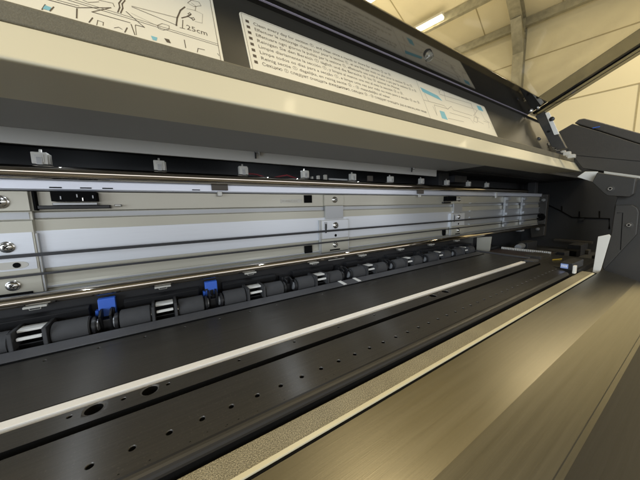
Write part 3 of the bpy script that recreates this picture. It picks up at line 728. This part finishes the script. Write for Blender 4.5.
# cover beside the platen
X_C = .745
mb = MB()
pts = YZ(X_C, [(596, 176), (664, 181), (664, 330), (640, 299.5), (624, 285.5), (611, 280.2), (603, 276), (604.5, 262), (611, 234), (614.6, 206), (617.5, 197), (606, 194)])
mb.poly([(X_C, y, z) for y, z in pts], (.26, 0, 0), 'plastic', .0012, 3)
sc_ = mb.build('side_cover', P, 'charcoal side cover beside the platen')
X_B = .732
mb = MB()
pts = YZ(X_B, [(615.4, 205), (632, 204.8), (637, 207.5), (639, 212), (636.6, 234.6), (603.4, 270.4), (602.2, 266), (611, 234.6)])
mb.poly([(X_B, y, z) for y, z in pts], (.012, 0, 0), 'plastic', .0014, 3)
sp = mb.build('cover_bracket', sc_)
mb = MB(); on_x(mb, X_B - .0002, [(617, 213.0), (622.7, 212.8), (620.5, 250)], .0005, 'void'); mb.build('bracket_crease', sc_)
q = atX(629, 225, X_B); 
def bolt(x, px, py, r, parent):
    q = atX(px, py, x); s = MB(); s.lathe((x, q.y, q.z), (-1, 0, 0), [(-.002, r * 1.5), (.0006, r * 1.5), (.0008, r * 1.2)], 'plastic2', 24)
    s.lathe((x - .0008, q.y, q.z), (-1, 0, 0), [(0, r), (.0018, r), (.0026, r * .85), (.0026, r * .5), (.0012, r * .45), (.0012, 0)], 'steel', 22); s.cyl((x - .0020, q.y, q.z), (x - .0022, q.y, q.z), r * .46, 'void', 16); return s.build('cover_bolt', parent)
bolt(X_B, 629, 225, .0034, sc_)
X_A = .722
mb = MB()
pts = YZ(X_A, [(597, 172.4), (636, 178), (633.5, 194), (629, 197), (607.5, 195.8), (604.5, 194), (592, 182.4)])
mb.poly([(X_A, y, z) for y, z in pts], (.02, 0, 0), 'plastic', .0014, 3); mb.build('cap_bracket', sc_)
bolt(X_A, 610.5, 188.8, .0036, sc_)
mb = MB(); pts = YZ(X_A + .024, [(577, 177), (585, 171.6), (598, 171.5), (593, 182)]); mb.poly([(X_A + .024, y, z) for y, z in pts], (.004, 0, 0), 'white', .0006)
pts = YZ(X_A + .015, [(604, 171.2), (640, 176), (640, 178.3), (604, 173.4)]); mb.poly([(X_A + .015, y, z) for y, z in pts], (.003, 0, 0), 'offwhite', .0003)
mb.build('white_gap_tab', P)
# upright white plate at the end of the platen
XW = .69
mb = MB(); pts = YZ(XW, [(598, 236.6), (609, 234.4), (610.6, 236), (601.2, 268), (599, 274), (592.6, 272)]); mb.poly([(XW, y, z) for y, z in pts], (.003, 0, 0), 'white', .0005); mb.build('white_end_plate', P, 'upright white plate at the far end of the platen')
# foot of the side cover and rounded stop
mb = MB(); q = atX(622, 284, .70); mb.lathe((.700, q.y, q.z), (-1, 0, 0), [(-.01, .0045), (.004, .0045), (.006, .003), (.006, 0)], 'plastic', 18); mb.build('cover_stop', sc_)

# ------------------------------------------------------------------ small clamp lying on the platen end
K = link('media_clamp', None, Vector((.63, .1365, ZP + .0002 + H)))
tag(K, 'small black media clamp with pale blue label on far end of platen', 'clamp')
mb = MB(); mb.box(.604, .668, .1285, .1455, ZP + .0002, ZP + .0135, 'black', .0012, 3); mb.build('clamp_body', K)
mb = MB(); mb.box(.6030, .6041, .1345, .1445, ZP + .003, ZP + .0110, 'paleblue', .0002)
for k in range(4): mb.box(.6026, .6031, .1360 + .002 * k, .1370 + .002 * k, ZP + .0055, ZP + .0090, 'strip', 0)
mb.build('clamp_label', K)
mb = MB(); mb.box(.602, .611, .1245, .1284, ZP - .004, ZP + .0100, 'white', .001); mb.build('clamp_end', K)

# ------------------------------------------------------------------ the hall behind
UW = Vector((-.2193, .9757, 0)); NW = Vector((.9757, .2193, 0))      # along the wall, towards the wall
DW = 6.0; ZE = .517 * DW; SL = math.tan(rad(12))
def wp(u, z, off=0.): return NW * (DW - off) + UW * u + Vector((0, 0, z))
def rp(m_, u, drop=0.): return NW * m_ + UW * u + Vector((0, 0, ZE + SL * (DW - m_) - drop))
def seam_box(m, a, b_, w, d, out, mt, side=None):
    a, b_ = Vector(a), Vector(b_); dr = nrm(b_ - a); out = nrm(Vector(out)); s = dr.cross(out).normalized() * w / 2
    m.poly([a - s, a + s, a + s + out * d, a - s + out * d], b_ - a, mt, 0)
def zu_of(px, py):
    d = ray(px, py); t = DW / NW.dot(d); q = d * t; return q.dot(UW), q.z
mb = MB(); mb.poly([wp(-9, -H), wp(9, -H), wp(9, ZE), wp(-9, ZE)], NW * .12, 'wall')
zs = [zu_of(610, 32)[1], zu_of(610, 90)[1]]; step = zs[0] - zs[1]
z = zs[0]
while z > -H: seam_box(mb, wp(-9, z), wp(9, z), .018, .004, -NW, 'seam'); z -= step
us = zu_of(634, 130)[0]
for k in (-1, 0): seam_box(mb, wp(us + 5.2 * k * -1, -H), wp(us + 5.2 * k * -1, zs[1]), .016, .005, -NW, 'seam')
w = mb.build('wall'); w['kind'] = 'structure'
mb = MB(); mb.poly([rp(DW, -9), rp(DW, 9), rp(-4, 9), rp(-4, -9)], Vector((0, 0, .12)), 'roof')
for k in range(-8, 9): seam_box(mb, rp(DW, .35 + 1.05 * k), rp(-4, .35 + 1.05 * k), .016, .005, (0, 0, -1), 'seam')
r_ = mb.build('ceiling'); r_['kind'] = 'structure'
mb = MB(); mb.poly([(-9, -8, -H), (9, -8, -H), (9, 10, -H), (-9, 10, -H)], Vector((0, 0, -.1)), 'concrete'); f_ = mb.build('floor'); f_['kind'] = 'structure'
def roof_m(px, py):
    d = ray(px, py); t = (ZE + SL * DW) / (d.z + SL * NW.dot(d)); q = d * t; return q.dot(NW), q.dot(UW)
mA = (roof_m(411, 33)[0] + roof_m(470, 3)[0]) / 2
for i, (m_, lb) in enumerate(((mA, 'steel roof purlin carrying the fluorescent battens'), (DW - .12, 'steel eaves purlin where the wall meets the roof'))):
    mb = MB(); h, wd = .14, .07
    a, b_ = rp(m_, -9), rp(m_, 9)
    mb.poly([a + Vector((0, 0, -h)) - NW * wd, a + Vector((0, 0, -h)), a + Vector((0, 0, -h + .02)), a + Vector((0, 0, -h + .02)) - NW * (wd - .015), a + Vector((0, 0, -.01)) - NW * (wd - .015), a + Vector((0, 0, -.01)) - NW * wd], b_ - a, 'girder')
    tag(mb.build('roof_purlin'), lb, 'purlin', 'roof purlins')
# portal frame: column and rafter
uc, zc = zu_of(519, 75)
G = link('portal_frame', None, wp(uc, -H, .15) + Vector((0, 0, H)))
tag(G, 'galvanised steel portal column with sloping rafter against cream wall', 'column')
def ibeam(name, a, b_, depth_dir, dep, wid, tf=.02):
    a, b_ = Vector(a), Vector(b_); d = nrm(b_ - a); dd = Vector(depth_dir); dd = nrm(dd - d * dd.dot(d)); s = d.cross(dd).normalized()
    m = MB()
    for k in (0, dep - tf): m.poly([a - s * wid / 2 + dd * k, a + s * wid / 2 + dd * k, a + s * wid / 2 + dd * (k + tf), a - s * wid / 2 + dd * (k + tf)], b_ - a, 'girder')
    m.poly([a - s * .008 + dd * tf, a + s * .008 + dd * tf, a + s * .008 + dd * (dep - tf), a - s * .008 + dd * (dep - tf)], b_ - a, 'girder')
    return m.build(name, G)
ibeam('steel_column', wp(uc, -H, .02), wp(uc, ZE - .02, .02), -NW, .24, .15)
ibeam('steel_rafter', rp(DW - .05, uc, .03), rp(-3.5, uc, .03), (0, 0, -1), .26, .15)
mb = MB(); a = wp(uc, ZE - .26, .262); mb.poly([a - UW * .07, a - UW * .07 + NW * -.40 + Vector((0, 0, .085)), a - UW * .07 + Vector((0, 0, -.28))], UW * .14, 'girder'); mb.build('haunch_plate', G)
# fluorescent battens
def tube_lamp(px0, px1, lb):
    def under(px, py):
        d = ray(px, py); t = (ZE - .20 + SL * DW) / (d.z + SL * NW.dot(d)); q = d * t; return q.dot(NW), q.dot(UW)
    a = under(*px0); b_ = under(*px1); m_ = (a[0] + b_[0]) / 2
    u0, u1 = sorted((a[1], b_[1]))
    p0, p1 = rp(m_, u0, .20), rp(m_, u1, .20)
    L_ = link('fluorescent_lamp', None, (p0 + p1) / 2 + Vector((0, 0, H))); tag(L_, lb, 'lamp', 'fluorescent lamps')
    m = MB(); d = p1 - p0; s = NW * .06
    m.poly([p0 - s + Vector((0, 0, .03)), p0 + s + Vector((0, 0, .03)), p0 + s * .6 + Vector((0, 0, .08)), p0 - s * .6 + Vector((0, 0, .08))], d, 'white'); m.build('lamp_housing', L_)
    m = MB(); m.cyl(p0 + Vector((0, 0, 0)), p1 + Vector((0, 0, 0)), .026, 'tube', 12); m.build('lit_tube', L_)
    return p0, p1
ta = tube_lamp((408, 35), (443.5, 18.5), 'lit fluorescent tube right of the lid edge, longer in view')
tb = tube_lamp((352, 12), (376, -1), 'lit fluorescent tube at top of view, cut by the frame')

# ------------------------------------------------------------------ light
def area(name, loc, to, sx, sy, power, col, spread=180):
    l = bpy.data.lights.new(name, 'AREA'); l.shape = 'RECTANGLE'; l.size = sx; l.size_y = sy; l.energy = power; l.color = col; l.spread = rad(spread)
    o = bpy.data.objects.new(name, l); C.objects.link(o); o.location = Vector(loc) + Vector((0, 0, H))
    d = Vector(to) - Vector(loc); o.rotation_euler = d.to_track_quat('-Z', 'Y').to_euler(); return o
WARM = (1., .86, .60); COOL = (.80, .89, 1.)
for i, (m_, u) in enumerate(((mA, -2.2), (1.6, 1.8), (1.6, -1.5), (-1.5, 1.2), (-1.5, -2.0))):
    p = rp(m_, u, .35); a_ = area('hall_tube_light', p, p - Vector((0, 0, 1)), .16, 1.5, 54, WARM); a_.rotation_euler = (0, 0, math.atan2(NW.y, NW.x))
for m_, u, e in ((3.6, 2.0, 52), (3.0, -2.0, 48), (-.5, 0., 40)):
    p = rp(m_, u, 2.0); a_ = area('hall_bounce_light', p, p + Vector((0, 0, 1)), 2.5, 3.5, e, WARM)
area('door_daylight', (-2.5, -1.7, .45), (.1, .3, -.03), 1.8, 1.6, 60, COOL)
for x in (-.085, .14, .19, .318):  # unseen point lamps added for sparkles on the guide rod
    l = bpy.data.lights.new('rod_sparkle_lamp', 'POINT'); l.energy = .008; l.color = (.85, .92, 1.); l.shadow_soft_size = .0008
    o = bpy.data.objects.new('rod_sparkle_lamp', l); C.objects.link(o); o.location = (x, .353, .069 + H)
area('rod_highlight_strip', (1.2, -4.2, .35), (.6, .3, -.03), 9.0, .8, 36, (.93, .95, 1.))  # unseen strip lamp added for the long highlights on the rods
for x in (-.10, .155, .37):  # unseen small lamps added for cool streaks on the platen
    a_ = area('platen_streak_lamp', (x, .285, .0725), (x, .285, -1), .006, .006, .03, (.82, .9, 1.), 110)
w = bpy.data.worlds.new("World"); bpy.context.scene.world = w; w.use_nodes = True
bg = w.node_tree.nodes['Background']; bg.inputs[0].default_value = (.82, .80, .72, 1); bg.inputs[1].default_value = .26
sc = bpy.context.scene
sc.view_settings.view_transform = 'Standard'; sc.view_settings.look = 'None'; sc.view_settings.exposure = .38; sc.view_settings.gamma = 1
sc.cycles.max_bounces = 10; sc.cycles.glossy_bounces = 6; sc.cycles.transparent_max_bounces = 12; sc.cycles.sample_clamp_indirect = 4; sc.cycles.use_denoising = True
